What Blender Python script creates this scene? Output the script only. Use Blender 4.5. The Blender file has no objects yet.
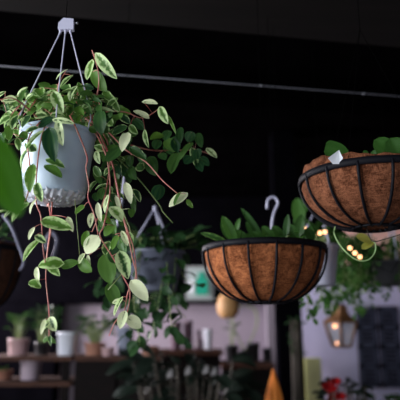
import bpy, math, random
from mathutils import Vector, Matrix
R = random.Random(7)
sc = bpy.context.scene
col = sc.collection
# ------------------------------------------------------------------ camera
F = 560.0; CZ = 1.6; PITCH = math.radians(13.55)
CP, SP = math.cos(PITCH), math.sin(PITCH)
cam_d = bpy.data.cameras.new('camera'); cam = bpy.data.objects.new('camera', cam_d); col.objects.link(cam)
cam.location = (0, 0, CZ); cam.rotation_euler = (math.pi/2 + PITCH, 0, 0)
cam_d.sensor_width = 36; cam_d.lens = F/400*36; cam_d.clip_start = .05
cam_d.dof.use_dof = True; cam_d.dof.focus_distance = 1.22; cam_d.dof.aperture_fstop = 2.9
sc.camera = cam

def P(px, py, Y):
    dx = (px-200)/F; up = (200-py)/F
    y = CP - SP*up; z = SP + CP*up
    s = Y/y
    return Vector((dx*s, Y, CZ + z*s))
def pix(Y): return Y/F

# ------------------------------------------------------------------ mesh builder
class MB:
    def __init__(s): s.v=[]; s.f=[]; s.uv=[]; s.d=[]; s.smooth=[]; s.mi=[]; s.cur=0
    def face(s, idx, uvs=None, d=(0,0), sm=True):
        s.f.append(idx); s.uv.append(uvs or [(0,0)]*len(idx)); s.d.append(d); s.smooth.append(sm); s.mi.append(s.cur)
    def build(s, name, mat, parent=None, origin=None):
        o0 = Vector((0,0,0))
        if parent is not None:
            p = parent
            while p: o0 += p.location; p = p.parent
        elif origin is not None: o0 = Vector(origin)
        me = bpy.data.meshes.new(name)
        me.from_pydata([tuple(Vector(v)-o0) for v in s.v], [], s.f)
        uvl = me.uv_layers.new(name='UVMap'); ca = me.color_attributes.new('leafdata','FLOAT_COLOR','CORNER')
        us=[]; cs_=[]
        for i,p in enumerate(me.polygons):
            p.use_smooth = s.smooth[i]; p.material_index = s.mi[i]
            for j in range(len(s.f[i])):
                us.extend(s.uv[i][j]); cs_.extend((s.d[i][0], s.d[i][1], 0, 1))
        me.uv_layers['UVMap'].data.foreach_set('uv',us); me.color_attributes['leafdata'].data.foreach_set('color',cs_)
        for m in (mat if isinstance(mat,(list,tuple)) else [mat]): me.materials.append(m)
        me.update()
        o = bpy.data.objects.new(name, me); col.objects.link(o)
        if parent is not None: o.parent = parent
        else: o.location = o0
        return o
def tag(o, label=None, cat=None, group=None, kind=None):
    if label: o['label']=label
    if cat: o['category']=cat
    if group: o['group']=group
    if kind: o['kind']=kind
    return o
def empty(name, loc, label, cat, group=None):
    o = bpy.data.objects.new(name, None); col.objects.link(o); o.location = loc; o.empty_display_size=.05
    return tag(o,label,cat,group)

def box(mb, a, b, bev=0.0):
    x0,y0,z0 = [min(a[i],b[i]) for i in range(3)]; x1,y1,z1 = [max(a[i],b[i]) for i in range(3)]
    if bev<=0:
        n=len(mb.v)
        mb.v += [(x0,y0,z0),(x1,y0,z0),(x1,y1,z0),(x0,y1,z0),(x0,y0,z1),(x1,y0,z1),(x1,y1,z1),(x0,y1,z1)]
        for q in ((0,3,2,1),(4,5,6,7),(0,1,5,4),(1,2,6,5),(2,3,7,6),(3,0,4,7)): mb.face([n+i for i in q],sm=False)
        return
    import bmesh
    bm=bmesh.new(); bmesh.ops.create_cube(bm,size=1)
    for v in bm.verts: v.co=Vector(((x0+x1)/2+v.co.x*(x1-x0),(y0+y1)/2+v.co.y*(y1-y0),(z0+z1)/2+v.co.z*(z1-z0)))
    bmesh.ops.bevel(bm,geom=bm.edges[:],offset=bev,segments=2,affect='EDGES')
    n=len(mb.v); bm.verts.index_update()
    mb.v += [tuple(v.co) for v in bm.verts]
    for f in bm.faces: mb.face([n+v.index for v in f.verts],sm=False)
    bm.free()
def frames(pts):
    out=[]; up=Vector((0.13,0.37,.9)).normalized()
    for i,p in enumerate(pts):
        t=(pts[min(i+1,len(pts)-1)]-pts[max(i-1,0)])
        if t.length<1e-9: t=Vector((0,0,1))
        t.normalize(); a=t.cross(up)
        if a.length<.1: a=t.cross(Vector((1,0,0)))
        a.normalize(); b=t.cross(a).normalized(); up=b.cross(t) if False else up
        out.append((t,a,b))
    return out
def tube(mb, pts, r, n=8, closed=False, cap=True):
    pts=[Vector(p) for p in pts]; fr=frames(pts); n0=len(mb.v); m=len(pts)
    for i,p in enumerate(pts):
        if closed:
            t=(pts[(i+1)%m]-pts[i-1]).normalized(); a=t.cross(Vector((.02,.03,1))).normalized(); b=t.cross(a)
        else: t,a,b=fr[i]
        rr=r[i] if isinstance(r,(list,tuple)) else r
        for k in range(n):
            g=2*math.pi*k/n; mb.v.append(tuple(p+a*rr*math.cos(g)+b*rr*math.sin(g)))
    for i in range(m if closed else m-1):
        for k in range(n):
            j=(i+1)%m
            mb.face([n0+i*n+k,n0+i*n+(k+1)%n,n0+j*n+(k+1)%n,n0+j*n+k])
    if cap and not closed:
        mb.face([n0+k for k in range(n)][::-1],sm=False); mb.face([n0+(m-1)*n+k for k in range(n)],sm=False)
def smooth_path(pts, sub=4):
    pts=[Vector(p) for p in pts]; out=[]
    for i in range(len(pts)-1):
        p0=pts[max(i-1,0)];p1=pts[i];p2=pts[i+1];p3=pts[min(i+2,len(pts)-1)]
        for k in range(sub):
            t=k/sub
            out.append(.5*((2*p1)+(p2-p0)*t+(2*p0-5*p1+4*p2-p3)*t*t+(3*p1-p0-3*p2+p3)*t**3))
    out.append(pts[-1]); return out
def lathe(mb, c, prof, n=48, sx=1, fn=None, cap0=False, cap1=False):
    c=Vector(c); n0=len(mb.v)
    for (r,z) in prof:
        for k in range(n):
            g=2*math.pi*k/n; rr,zz=(r,z) if fn is None else fn(r,z,g)
            mb.v.append((c.x+rr*math.cos(g)*sx, c.y+rr*math.sin(g), c.z+zz))
    for i in range(len(prof)-1):
        for k in range(n):
            mb.face([n0+i*n+k,n0+i*n+(k+1)%n,n0+(i+1)*n+(k+1)%n,n0+(i+1)*n+k])
    if cap0: mb.face([n0+k for k in range(n)][::-1],sm=False)
    if cap1: mb.face([n0+(len(prof)-1)*n+k for k in range(n)],sm=False)
def sphere(mb,c,r,n=16,sz=1.0):
    lathe(mb,c,[(max(r*math.sin(math.pi*i/(n//2)),1e-5),-r*sz*math.cos(math.pi*i/(n//2))) for i in range(n//2+1)],n)

def leaf(mb, base, tip, w, nrm, var=.5, rnd=None, curl=.25, fold=.25, pointy=1.0, nu=6, nv=9, heart=.10):
    """ovate leaf blade with midrib fold and a curl along its length"""
    base=Vector(base); tip=Vector(tip); ax=tip-base; L=ax.length
    if L<1e-6: return
    ax.normalize(); nrm=Vector(nrm); nrm=(nrm-ax*nrm.dot(ax))
    if nrm.length<.05: nrm=ax.cross(Vector((.3,.2,.9)))
    nrm.normalize(); side=ax.cross(nrm)
    if rnd is None: rnd=R.random()
    n0=len(mb.v); tw=R.uniform(-.25,.25); wav=R.uniform(0,6.28)
    for i in range(nv+1):
        t=i/nv; tt=t
        prof=(tt**.5)*((1-tt)**(.72*pointy)); prof/= .44
        hw=w*.5*prof if 0<t<1 else w*.012
        sp=base+ax*(L*t)+nrm*(curl*L*(4*t*(1-t))*.5 )
        tilt=tw*t
        sd=side*math.cos(tilt)+nrm*math.sin(tilt)
        for j in range(nu+1):
            s=2*j/nu-1
            off = sd*(hw*s) + nrm*(fold*hw*(abs(s)**1.3) - fold*hw*.5) + nrm*(.05*hw*math.sin(wav+9*t+2*s)*abs(s))
            off += ax*(-heart*L*abs(s)**1.5*(1-t)**4)
            mb.v.append(tuple(sp+off))
    for i in range(nv):
        for j in range(nu):
            a=n0+i*(nu+1)+j; b=a+1; c=b+nu+1; d=a+nu+1
            mb.face([a,b,c,d],[(j/nu,i/nv),((j+1)/nu,i/nv),((j+1)/nu,(i+1)/nv),(j/nu,(i+1)/nv)],(var,rnd))

# ------------------------------------------------------------------ materials
def nodes(name):
    m=bpy.data.materials.new(name); m.use_nodes=True; nt=m.node_tree; b=nt.nodes['Principled BSDF']; return m,nt,b
def simple(name, rgb, rough=.6, metal=0, noise=0.0, nscale=20, bump=0.0, rgb2=None, stretch=(1,1,1), spec=.5):
    m,nt,b=nodes(name); b.inputs['Roughness'].default_value=rough; b.inputs['Metallic'].default_value=metal
    b.inputs['Specular IOR Level'].default_value=spec
    N=nt.nodes; L=nt.links
    tc=N.new('ShaderNodeTexCoord'); mp=N.new('ShaderNodeMapping'); mp.inputs['Scale'].default_value=stretch
    L.new(tc.outputs['Object'],mp.inputs['Vector'])
    nz=N.new('ShaderNodeTexNoise'); nz.inputs['Scale'].default_value=nscale; nz.inputs['Detail'].default_value=5
    L.new(mp.outputs['Vector'],nz.inputs['Vector'])
    mx=N.new('ShaderNodeMix'); mx.data_type='RGBA'
    c2=rgb2 or tuple(max(0,c*(1-noise)) for c in rgb)
    mx.inputs['A'].default_value=(*rgb,1); mx.inputs['B'].default_value=(*c2,1)
    cr=N.new('ShaderNodeMapRange'); cr.inputs['From Min'].default_value=.35; cr.inputs['From Max'].default_value=.65
    L.new(nz.outputs['Fac'],cr.inputs['Value']); L.new(cr.outputs['Result'],mx.inputs['Factor'])
    L.new(mx.outputs['Result'],b.inputs['Base Color'])
    if bump:
        bp=N.new('ShaderNodeBump'); bp.inputs['Strength'].default_value=bump; bp.inputs['Distance'].default_value=.004
        L.new(nz.outputs['Fac'],bp.inputs['Height']); L.new(bp.outputs['Normal'],b.inputs['Normal'])
    return m
def emis(name, rgb, st):
    m,nt,b=nodes(name); b.inputs['Base Color'].default_value=(*rgb,1); b.inputs['Emission Color'].default_value=(*rgb,1); b.inputs['Emission Strength'].default_value=st; return m
def leafmat(name, dark, mid, cream, back, trans=.3, rough=.42, nsc=170):
    m,nt,b=nodes(name); N=nt.nodes; L=nt.links
    def math_(op,a,bb=None,c=None,clamp=False):
        n=N.new('ShaderNodeMath'); n.operation=op; n.use_clamp=clamp
        for i,x in enumerate((a,bb,c)):
            if x is None: continue
            if isinstance(x,(int,float)): n.inputs[i].default_value=x
            else: L.new(x,n.inputs[i])
        return n.outputs[0]
    def mix(f,a,bb):
        n=N.new('ShaderNodeMix'); n.data_type='RGBA'
        L.new(f,n.inputs['Factor'])
        for k,x in (('A',a),('B',bb)):
            if isinstance(x,tuple): n.inputs[k].default_value=(*x,1)
            else: L.new(x,n.inputs[k])
        return n.outputs['Result']
    uv=N.new('ShaderNodeUVMap'); uv.uv_map='UVMap'; sx=N.new('ShaderNodeSeparateXYZ'); L.new(uv.outputs[0],sx.inputs[0])
    at=N.new('ShaderNodeAttribute'); at.attribute_name='leafdata'; sc_=N.new('ShaderNodeSeparateColor'); L.new(at.outputs['Color'],sc_.inputs[0])
    var=sc_.outputs[0]; rnd=sc_.outputs[1]
    edge=math_('ABSOLUTE',math_('MULTIPLY_ADD',sx.outputs[0],2,-1))
    tc=N.new('ShaderNodeTexCoord'); nz=N.new('ShaderNodeTexNoise'); nz.inputs['Scale'].default_value=nsc; nz.inputs['Detail'].default_value=4
    L.new(tc.outputs['Object'],nz.inputs['Vector'])
    e2=math_('ADD',edge,math_('MULTIPLY',sx.outputs[1],.25))
    v=math_('ADD',math_('ADD',e2,math_('MULTIPLY_ADD',nz.outputs['Fac'],1.5,-.75)),math_('MULTIPLY_ADD',var,2.0,-1.55))
    msk=math_('MULTIPLY',math_('SUBTRACT',v,.02),2.6,clamp=True)
    g=mix(rnd,dark,mid)
    # lighter veins following the blade
    vv=math_('SINE',math_('ADD',math_('MULTIPLY',edge,9),math_('MULTIPLY',sx.outputs[1],-3)))
    vm=math_('MULTIPLY',math_('MULTIPLY_ADD',vv,.5,.5),.10)
    g2=mix(vm,g,tuple(min(1,c*1.6+.03) for c in mid))
    cr2=mix(math_('MULTIPLY',nz.outputs['Fac'],.6),cream,tuple(c*.75 for c in (cream[0]*.9,cream[1],cream[2]*.7)))
    pv=math_('MULTIPLY_ADD',var,2.5,-1.3,clamp=True); cr3=mix(pv,tuple(cream[i]*(.62,.82,.50)[i] for i in range(3)),cr2)
    c=mix(msk,g2,cr3)
    geo=N.new('ShaderNodeNewGeometry')
    bk=mix(math_('MULTIPLY',geo.outputs['Backfacing'],.0),c,back)
    L.new(bk,b.inputs['Base Color']); b.inputs['Roughness'].default_value=rough
    b.inputs['Specular IOR Level'].default_value=.2
    tr=N.new('ShaderNodeBsdfTranslucent'); L.new(bk,tr.inputs['Color'])
    ms=N.new('ShaderNodeMixShader'); ms.inputs[0].default_value=trans
    L.new(b.outputs[0],ms.inputs[1]); L.new(tr.outputs[0],ms.inputs[2]); L.new(ms.outputs[0],N['Material Output'].inputs['Surface'])
    return m
def coirmat(name, a, b_):
    m,nt,b=nodes(name); N=nt.nodes; L=nt.links
    tc=N.new('ShaderNodeTexCoord'); outs=[]
    for st,s in (((1,1,5),90),((5,5,1),80),((1,1,1),26)):
        mp=N.new('ShaderNodeMapping'); mp.inputs['Scale'].default_value=st; mp.inputs['Rotation'].default_value=(.5,.3,.2)
        L.new(tc.outputs['Object'],mp.inputs['Vector']); nz=N.new('ShaderNodeTexNoise'); nz.inputs['Scale'].default_value=s
        nz.inputs['Detail'].default_value=6; nz.inputs['Distortion'].default_value=1.2; L.new(mp.outputs[0],nz.inputs['Vector']); outs.append(nz.outputs['Fac'])
    ad=N.new('ShaderNodeMath'); ad.operation='ADD'; L.new(outs[0],ad.inputs[0]); L.new(outs[1],ad.inputs[1])
    ad2=N.new('ShaderNodeMath'); ad2.operation='ADD'; L.new(ad.outputs[0],ad2.inputs[0]); L.new(outs[2],ad2.inputs[1])
    mr=N.new('ShaderNodeMapRange'); mr.inputs['From Min'].default_value=1.27; mr.inputs['From Max'].default_value=1.75
    L.new(ad2.outputs[0],mr.inputs['Value'])
    mx=N.new('ShaderNodeMix'); mx.data_type='RGBA'; mx.inputs['A'].default_value=(*a,1); mx.inputs['B'].default_value=(*b_,1)
    L.new(mr.outputs[0],mx.inputs['Factor']); L.new(mx.outputs['Result'],b.inputs['Base Color'])
    b.inputs['Roughness'].default_value=.95; b.inputs['Specular IOR Level'].default_value=.1
    bp=N.new('ShaderNodeBump'); bp.inputs['Strength'].default_value=.9; bp.inputs['Distance'].default_value=.004
    L.new(ad2.outputs[0],bp.inputs['Height']); L.new(bp.outputs[0],b.inputs['Normal'])
    return m

M={}
M['leafvar']=leafmat('variegated_leaf',(.010,.050,.022),(.10,.22,.030),(.84,.88,.60),(.2,.3,.15),nsc=110)
M['leafbg']=leafmat('green_leaf',(.012,.045,.012),(.055,.150,.025),(.35,.5,.2),(.1,.2,.08))
M['leafbright']=leafmat('bright_green_leaf',(.022,.105,.001),(.040,.15,.002),(.3,.5,.1),(.1,.2,.08),trans=.45)
M['leafdim']=leafmat('deep_green_leaf',(.010,.030,.012),(.028,.075,.022),(.30,.42,.24),(.1,.2,.08))
M['vine']=simple('red_vine',(.46,.085,.085),.5,rgb2=(.52,.24,.17),nscale=60)
M['greenstem']=simple('green_stem',(.16,.26,.07),.5,rgb2=(.25,.30,.10),nscale=40)
M['darkstem']=simple('dark_stem',(.04,.03,.02),.7)
M['potplastic']=simple('pale_plastic',(.60,.72,.86),.45,rgb2=(.52,.63,.77),nscale=14,spec=.4)
M['potbase']=simple('silvery_base',(.85,.87,.95),.35,rgb2=(.6,.62,.72),nscale=60,bump=.6)
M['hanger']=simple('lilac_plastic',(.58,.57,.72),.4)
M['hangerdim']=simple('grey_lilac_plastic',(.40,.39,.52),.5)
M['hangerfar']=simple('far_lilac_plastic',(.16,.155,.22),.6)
M['steel']=simple('steel',(.45,.46,.5),.35,metal=1)
M['conduit']=simple('grey_pipe',(.26,.26,.30),.4,metal=.5)
M['blackmetal']=simple('black_metal',(.005,.005,.008),.6,spec=.15)
M['cord']=simple('black_cord',(.0015,.0015,.0015),.95,spec=0)
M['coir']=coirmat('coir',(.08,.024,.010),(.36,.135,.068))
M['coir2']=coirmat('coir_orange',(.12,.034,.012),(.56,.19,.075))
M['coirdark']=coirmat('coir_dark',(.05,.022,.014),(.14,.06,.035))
M['soil']=simple('soil',(.03,.02,.012),.95,rgb2=(.06,.04,.025),nscale=80,bump=.8)
M['ceil']=simple('black_ceiling_paint',(.0015,.0013,.0015),.9,noise=.4,nscale=3,spec=0)
M['beam']=simple('dark_timber',(.0055,.0038,.0035),.9,rgb2=(.003,.0022,.002),nscale=6,stretch=(.3,6,6),spec=.1)
M['blackwall']=simple('black_wall_paint',(.0022,.002,.003),.9,noise=.3,nscale=4,spec=0)
M['mauve']=simple('mauve_wall_paint',(.29,.24,.285),.8,rgb2=(.26,.215,.26),nscale=2)
M['lilac']=simple('lilac_wall_paint',(.58,.55,.76),.8,rgb2=(.52,.49,.70),nscale=2)
M['salmon']=simple('salmon_panel',(.85,.50,.42),.8,rgb2=(.72,.42,.36),nscale=5)
M['yellow']=simple('yellow_panel',(.88,.88,.42),.7,rgb2=(.80,.82,.40),nscale=3)
M['navy']=simple('navy_paint',(.018,.022,.045),.5,rgb2=(.03,.035,.06),nscale=8)
M['navyslat']=simple('navy_slat',(.045,.05,.085),.5)
M['darkwood']=simple('dark_counter',(.005,.004,.004),.8,spec=.1,rgb2=(.008,.005,.005),nscale=8,stretch=(1,6,6))
M['brownwood']=simple('brown_board',(.075,.03,.018),.7,rgb2=(.045,.018,.012),spec=.2,nscale=10,stretch=(1,8,8))
M['floor']=simple('concrete_floor',(.06,.055,.055),.6,rgb2=(.045,.04,.04),nscale=3)
M['sidewall']=simple('grey_side_wall',(.10,.09,.10),.9,noise=.2,nscale=2)
M['white']=simple('white_glaze',(.75,.77,.85),.35,rgb2=(.68,.70,.80),nscale=6)
M['mauvepot']=simple('mauve_glaze',(.50,.40,.46),.4,rgb2=(.42,.33,.40),nscale=8)
M['bluepot']=simple('blue_grey_glaze',(.27,.29,.38),.4,rgb2=(.2,.22,.3),nscale=8)
M['blackpot']=simple('black_glaze',(.012,.012,.014),.35)
M['terracotta']=simple('terracotta',(.42,.2,.14),.8,rgb2=(.33,.15,.1),nscale=12)
M['pinkpot']=simple('pink_glaze',(.55,.36,.36),.6,rgb2=(.45,.28,.3),nscale=12)
M['amber']=simple('amber_wicker',(.55,.30,.12),.6,rgb2=(.38,.19,.07),nscale=50,bump=.6,stretch=(1,1,5))
M['orange']=simple('orange_fabric',(.95,.30,.04),.7,rgb2=(.88,.24,.03),nscale=6)
M['plum']=simple('plum_glass',(.10,.06,.08),.3,rgb2=(.07,.04,.06),nscale=6)
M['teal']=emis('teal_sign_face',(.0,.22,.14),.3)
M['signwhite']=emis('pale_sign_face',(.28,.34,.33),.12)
M['signframe']=simple('pale_grey_frame',(.26,.28,.28),.6)
M['bulb']=emis('warm_bulb',(1.0,.52,.24),2.4)
M['candle']=emis('lantern_bulb',(1.0,.40,.15),6)
M['brass']=simple('aged_brass',(.22,.10,.04),.5,metal=.3,rgb2=(.12,.055,.025),nscale=12)
M['red']=simple('red_petal',(.26,.006,.008),.8,spec=.1,rgb2=(.16,.004,.006),nscale=40)
M['tagwhite']=simple('white_tag',(.85,.87,.92),.5)
def glass():
    m,nt,b=nodes('lantern_glass'); b.inputs['Base Color'].default_value=(.35,.37,.42,1); b.inputs['Roughness'].default_value=.3
    b.inputs['Alpha'].default_value=.5; return m
M['glass']=glass()

# ------------------------------------------------------------------ setting
def struct(name, mb, mat, origin=(0,0,0)): return tag(mb.build(name,mat,origin=origin),kind='structure')
XL,XR,YB,YF,ZC = -3.2,3.4,7.2,-2.6,3.3
m=MB(); box(m,(XL-.2,YF-.2,-.1),(XR+.2,YB+.2,0)); struct('floor',m,M['floor'])
m=MB(); box(m,(XL-.2,YF-.2,ZC),(XR+.2,YB+.2,ZC+.1)); struct('ceiling',m,M['ceil'])
def wall_holes(name, x0,x1, holes, mat):
    """wall slab along Y between x0,x1 with rectangular holes (y0,y1,z0,z1)"""
    m=MB(); ys=[YF-.2]
    for (a,b_,c,d) in holes:
        box(m,(x0,ys[-1],0),(x1,a,ZC)); box(m,(x0,a,0),(x1,b_,c)); box(m,(x0,a,d),(x1,b_,ZC)); ys.append(b_)
    box(m,(x0,ys[-1],0),(x1,YB+.2,ZC)); return struct(name,m,mat)
W1=(-1.6,1.9,1.0,3.0); W2=(4.3,6.6,1.5,3.05)  # the second hole is an added opening, there to light the back wall
wall_holes('wall_left',XL-.2,XL,[W1,W2],M['sidewall'])
m=MB(); box(m,(XR,YF-.2,0),(XR+.2,YB+.2,ZC)); struct('wall_right',m,M['sidewall'])
m=MB(); box(m,(XL,YB,0),(XR,YB+.2,ZC)); struct('wall_back',m,M['mauve'])
m=MB(); W3=(-1.9,1.4,1.1,2.6)  # unseen opening behind the camera, added for frontal fill
box(m,(XL,YF-.2,0),(W3[0],YF,ZC)); box(m,(W3[1],YF-.2,0),(XR,YF,ZC)); box(m,(W3[0],YF-.2,0),(W3[1],YF,W3[2])); box(m,(W3[0],YF-.2,W3[3]),(W3[1],YF,ZC))
struct('wall_front',m,M['sidewall'])
for i,(a,b_,c,d) in enumerate((W1,W2)):
    m=MB(); t=.06
    for y in (a,(a+b_)/2-t/2,b_-t): box(m,(XL-.14,y,c),(XL-.06,y+t,d))
    for z in (c,d-t): box(m,(XL-.14,a,z),(XL-.06,b_,z+t))
    struct('window_%d'%(i+1),m,M['navy'])  # the second frame lines the added back-wall light opening
m=MB()
for x in (W3[0],W3[1]-.06): box(m,(x,YF-.14,W3[2]),(x+.06,YF-.06,W3[3]))
for z in (W3[2],W3[3]-.06): box(m,(W3[0],YF-.14,z),(W3[1],YF-.06,z+.06))
struct('window_3',m,M['navy'])  # frame of the added fill opening, never in view
# black bulkhead above the mauve wall (its lower edge is at y=303 in the photo)
zb=P(200,303,6.9).z
m=MB(); box(m,(XL,6.9,0),(P(58,300,6.9).x,YB-.01,zb+.01)); box(m,(XL,6.9,zb),(P(296,300,6.9).x,YB,ZC)); struct('trim_1',m,M['blackwall'])
# the right part: lilac wall section, above it black
xr0=P(296,300,6.6).x
m=MB(); box(m,(xr0,6.75,0),(XR,YB,P(300,285,6.75).z)); struct('trim_2',m,M['lilac'])
m=MB(); box(m,(xr0,6.7,P(300,285,6.75).z),(XR,YB,ZC)); struct('trim_3',m,M['blackwall'])
# beams: dark timber running across, receding a little to the right
def beam(n,px0,py0,Y0,py1,Y1,h,d,mat):
    a=P(0,py0,Y0); b_=P(400,py1,Y1); z=(a.z+b_.z)/2; dr=(b_-a); dr.z=0; dr.normalize(); q=Vector((dr.y,-dr.x,0))
    aa=a-dr*((a.x-XL)/dr.x-.02); bb=a+dr*((XR-a.x)/dr.x-.02); m=MB(); n0=len(m.v)
    for p in (aa,bb):
        for (s,zz) in ((0,z),(d,z),(d,z+h),(0,z+h)): m.v.append(tuple(Vector((p.x,p.y,zz))+q*s))
    m.face([0,1,2,3],sm=False); m.face([7,6,5,4],sm=False)
    for k in range(4): m.face([k,k+4,(k+1)%4+4,(k+1)%4],sm=False)
    return struct(n,m,mat)
beam('trim_4',0,8,1.90,50,2.18,.30,.35,M['beam'])
beam('trim_5',0,104,3.6,130,4.1,.30,.25,M['ceil'])
# conduit
a=P(0,64,1.85); b_=P(400,98,2.115); zc=(a.z+b_.z)/2
dr=(b_-a); dr.z=0; dr/=dr.x
pa=Vector((XL,a.y+dr.y*(XL-a.x),zc)); pb=Vector((XR,a.y+dr.y*(XR-a.x),zc))
t=empty('conduit_pipe',(pa+pb)/2,'thin pale metal pipe running across the room under the dark ceiling','pipe')
m=MB(); tube(m,[pa,pb],.0023,8); m.build('pipe',M['conduit'],t)
for px in (262,371):
    f=P(px,90,2); c=Vector((f.x,a.y+dr.y*(f.x-a.x),zc)); m=MB()
    tube(m,[c-Vector((.008,0,0)),c+Vector((.008,0,0))],.0034,10); m.build('coupling',M['conduit'],t)
# pillar
m=MB(); p0=P(279,350,4.5); p1=P(303,350,4.5); box(m,(p0.x,4.5,0),(p1.x,4.7,ZC)); struct('pillar',m,M['blackwall'])
m=MB(); p0=P(268,350,6.3); p1=P(280,350,6.3); box(m,(p0.x,6.3,0),(p1.x,6.45,zb+.2)); struct('trim_6',m,simple('grey_mauve_post',(.22,.19,.23),.8))

# ------------------------------------------------------------------ plant helpers
def jit(s): return Vector((R.uniform(-s,s),R.uniform(-s,s),R.uniform(-s,s)))
def poly_at(pts,t):
    n=len(pts)-1; f=min(max(t,0),.9999)*n; i=int(f); return pts[i].lerp(pts[i+1],f-i)
def trail(ms, ml, start, end, sag, n, L, w, var=(.0,.3), r=.0012, spread=.6, rndr=(0,1)):
    start=Vector(start); end=Vector(end); mid=start.lerp(end,.35); mid.z=max(start.z,end.z)+sag
    pts=smooth_path([start,mid,start.lerp(end,.75)+Vector((0,0,sag*.3))+jit(.01),end],5)
    tube(ms,pts,r,5)
    for k in range(n):
        t=(k+.6)/n; p=poly_at(pts,t); g=R.uniform(0,6.28)
        d=Vector((math.cos(g)*spread,math.sin(g)*spread,R.uniform(-.9,.15))).normalized()
        q=p+d*L*.3; tube(ms,[p,q],r*.7,4)
        l=L*R.uniform(.7,1.15)
        leaf(ml,q,q+(d+Vector((0,0,-.35))).normalized()*l,w*R.uniform(.8,1.15),Vector((-.3,-.6,.7))+jit(.5),R.uniform(*var),R.uniform(*rndr),curl=R.uniform(.05,.35),nu=4,nv=6)
def upright(ms, ml, base, n, H, L, w, spread=.5, var=(0,.2), rndr=(0,1), r=.0015):
    base=Vector(base)
    for k in range(n):
        g=R.uniform(0,6.28); rr=spread*math.sqrt(R.random()); h=H*R.uniform(.4,1)
        top=base+Vector((math.cos(g)*rr,math.sin(g)*rr,h)); s=base+Vector((math.cos(g)*rr*.25,math.sin(g)*rr*.25,0))
        tube(ms,smooth_path([s,s.lerp(top,.5)+Vector((0,0,h*.15)),top],3),r,5)
        d=Vector((math.cos(g),math.sin(g),R.uniform(-.5,.6))).normalized()
        leaf(ml,top,top+d*L*R.uniform(.7,1.1),w*R.uniform(.8,1.1),Vector((0,-.4,.8))+jit(.3),R.uniform(*var),R.uniform(*rndr),curl=R.uniform(.05,.3),nu=4,nv=6)

# ------------------------------------------------------------------ main trailing plant
YM=1.20; PXM=pix(YM)
pc=P(54.5,197,YM)
hz=P(66,24,YM).z
main=empty('hanging_plant',(pc.x,YM,pc.z),'large variegated trailing plant in a pale grey plastic pot hung on three white wires','plant')
RT,RB=.081,.066; PH=P(56,134,YM).z-pc.z
m=MB()
prof=[(RB-.012,.004),(RB-.004,.0),(RB,.004),(RB+.002,.012)]
for i in range(9): prof.append((RB+.002+(RT-RB)*(i+1)/9, .012+(PH-.02)*(i+1)/9))
prof+=[(RT+.003,PH-.008),(RT+.004,PH),(RT-.001,PH+.001),(RT-.003,PH-.02),(RB-.004,.02)]
lathe(m,(pc.x,YM,pc.z),prof,64)
pot=m.build('pot',M['potplastic'],main)
# crinkled underside with radiating ridges
m=MB(); rp=[]
for i in range(9):
    r=RB*1.0*(i/8)+.0005; rp.append((r,0))
def ridge(r,z,g):
    k=r/RB; return r*(1+.02*math.sin(g*23)*k), -.016*(1-k*k)-.004*k*(.5+.5*math.sin(g*17+r*120))-.003*math.sin(g*9+r*300)*k-.0025*math.sin(g*27-r*200)*k+ (.008 if k>.98 else 0)
lathe(m,(pc.x,YM,pc.z-.001),rp,140,fn=ridge); m.build('drainage_base',M['potbase'],main)
m=MB(); lathe(m,(pc.x,YM,pc.z+PH-.018),[(.0005,.008),(RT*.5,.004),(RT-.004,0)],32); m.build('soil',M['soil'],main)
# hanger
hook=P(66,23,YM)
m=MB(); s=PXM
pts2=[(58.5,30),(74,30.5),(74,20),(64,19),(59,24)]
n0=0
for dy in (-.006,.006):
    for (x,y) in pts2: q=P(x,y,YM); m.v.append((q.x,YM+dy,q.z))
m.face([4,3,2,1,0],sm=False); m.face([5,6,7,8,9],sm=False)
for k in range(5): m.face([k,(k+1)%5,(k+1)%5+5,k+5],sm=False)
for i in range(3):
    q=P(60.5+i*5,31,YM); tube(m,[q+Vector((0,0,.004)),q-Vector((0,0,.006))],.0028,8)
hb=m.build('hook_block',M['hanger'],main)
m=MB(); q=P(74,23,YM); tube(m,[q,q+Vector((.006,0,0))],.002,8); tube(m,[q+Vector((.006,0,0)),q+Vector((.010,0,0))],.0036,6); m.build('bolt',M['steel'],hb)
m=MB(); tube(m,[P(66,20,YM),Vector((P(66,20,YM).x,YM,ZC))],.0008,6); m.build('suspension_cord',M['cord'],main)
for i,(x0,x1,y1,ang) in enumerate(((60.5,23,112,200),(65.5,63,104,280),(70.5,93,108,335))):
    a=P(x0,31,YM); g=math.radians(ang)
    e=Vector((pc.x+(RT+.001)*math.cos(g),YM+(RT+.001)*math.sin(g),pc.z+PH-.004))
    e2=e+Vector(((e.x-pc.x)*.04,0,.040)); m=MB(); tube(m,smooth_path([a,a.lerp(e2,.07)+Vector((0,0,-.002)),a.lerp(e2,.5),e2,e.lerp(e2,.4),e],3),.0015,8); m.build('hanger_wire',M['hanger'],main)

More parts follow.
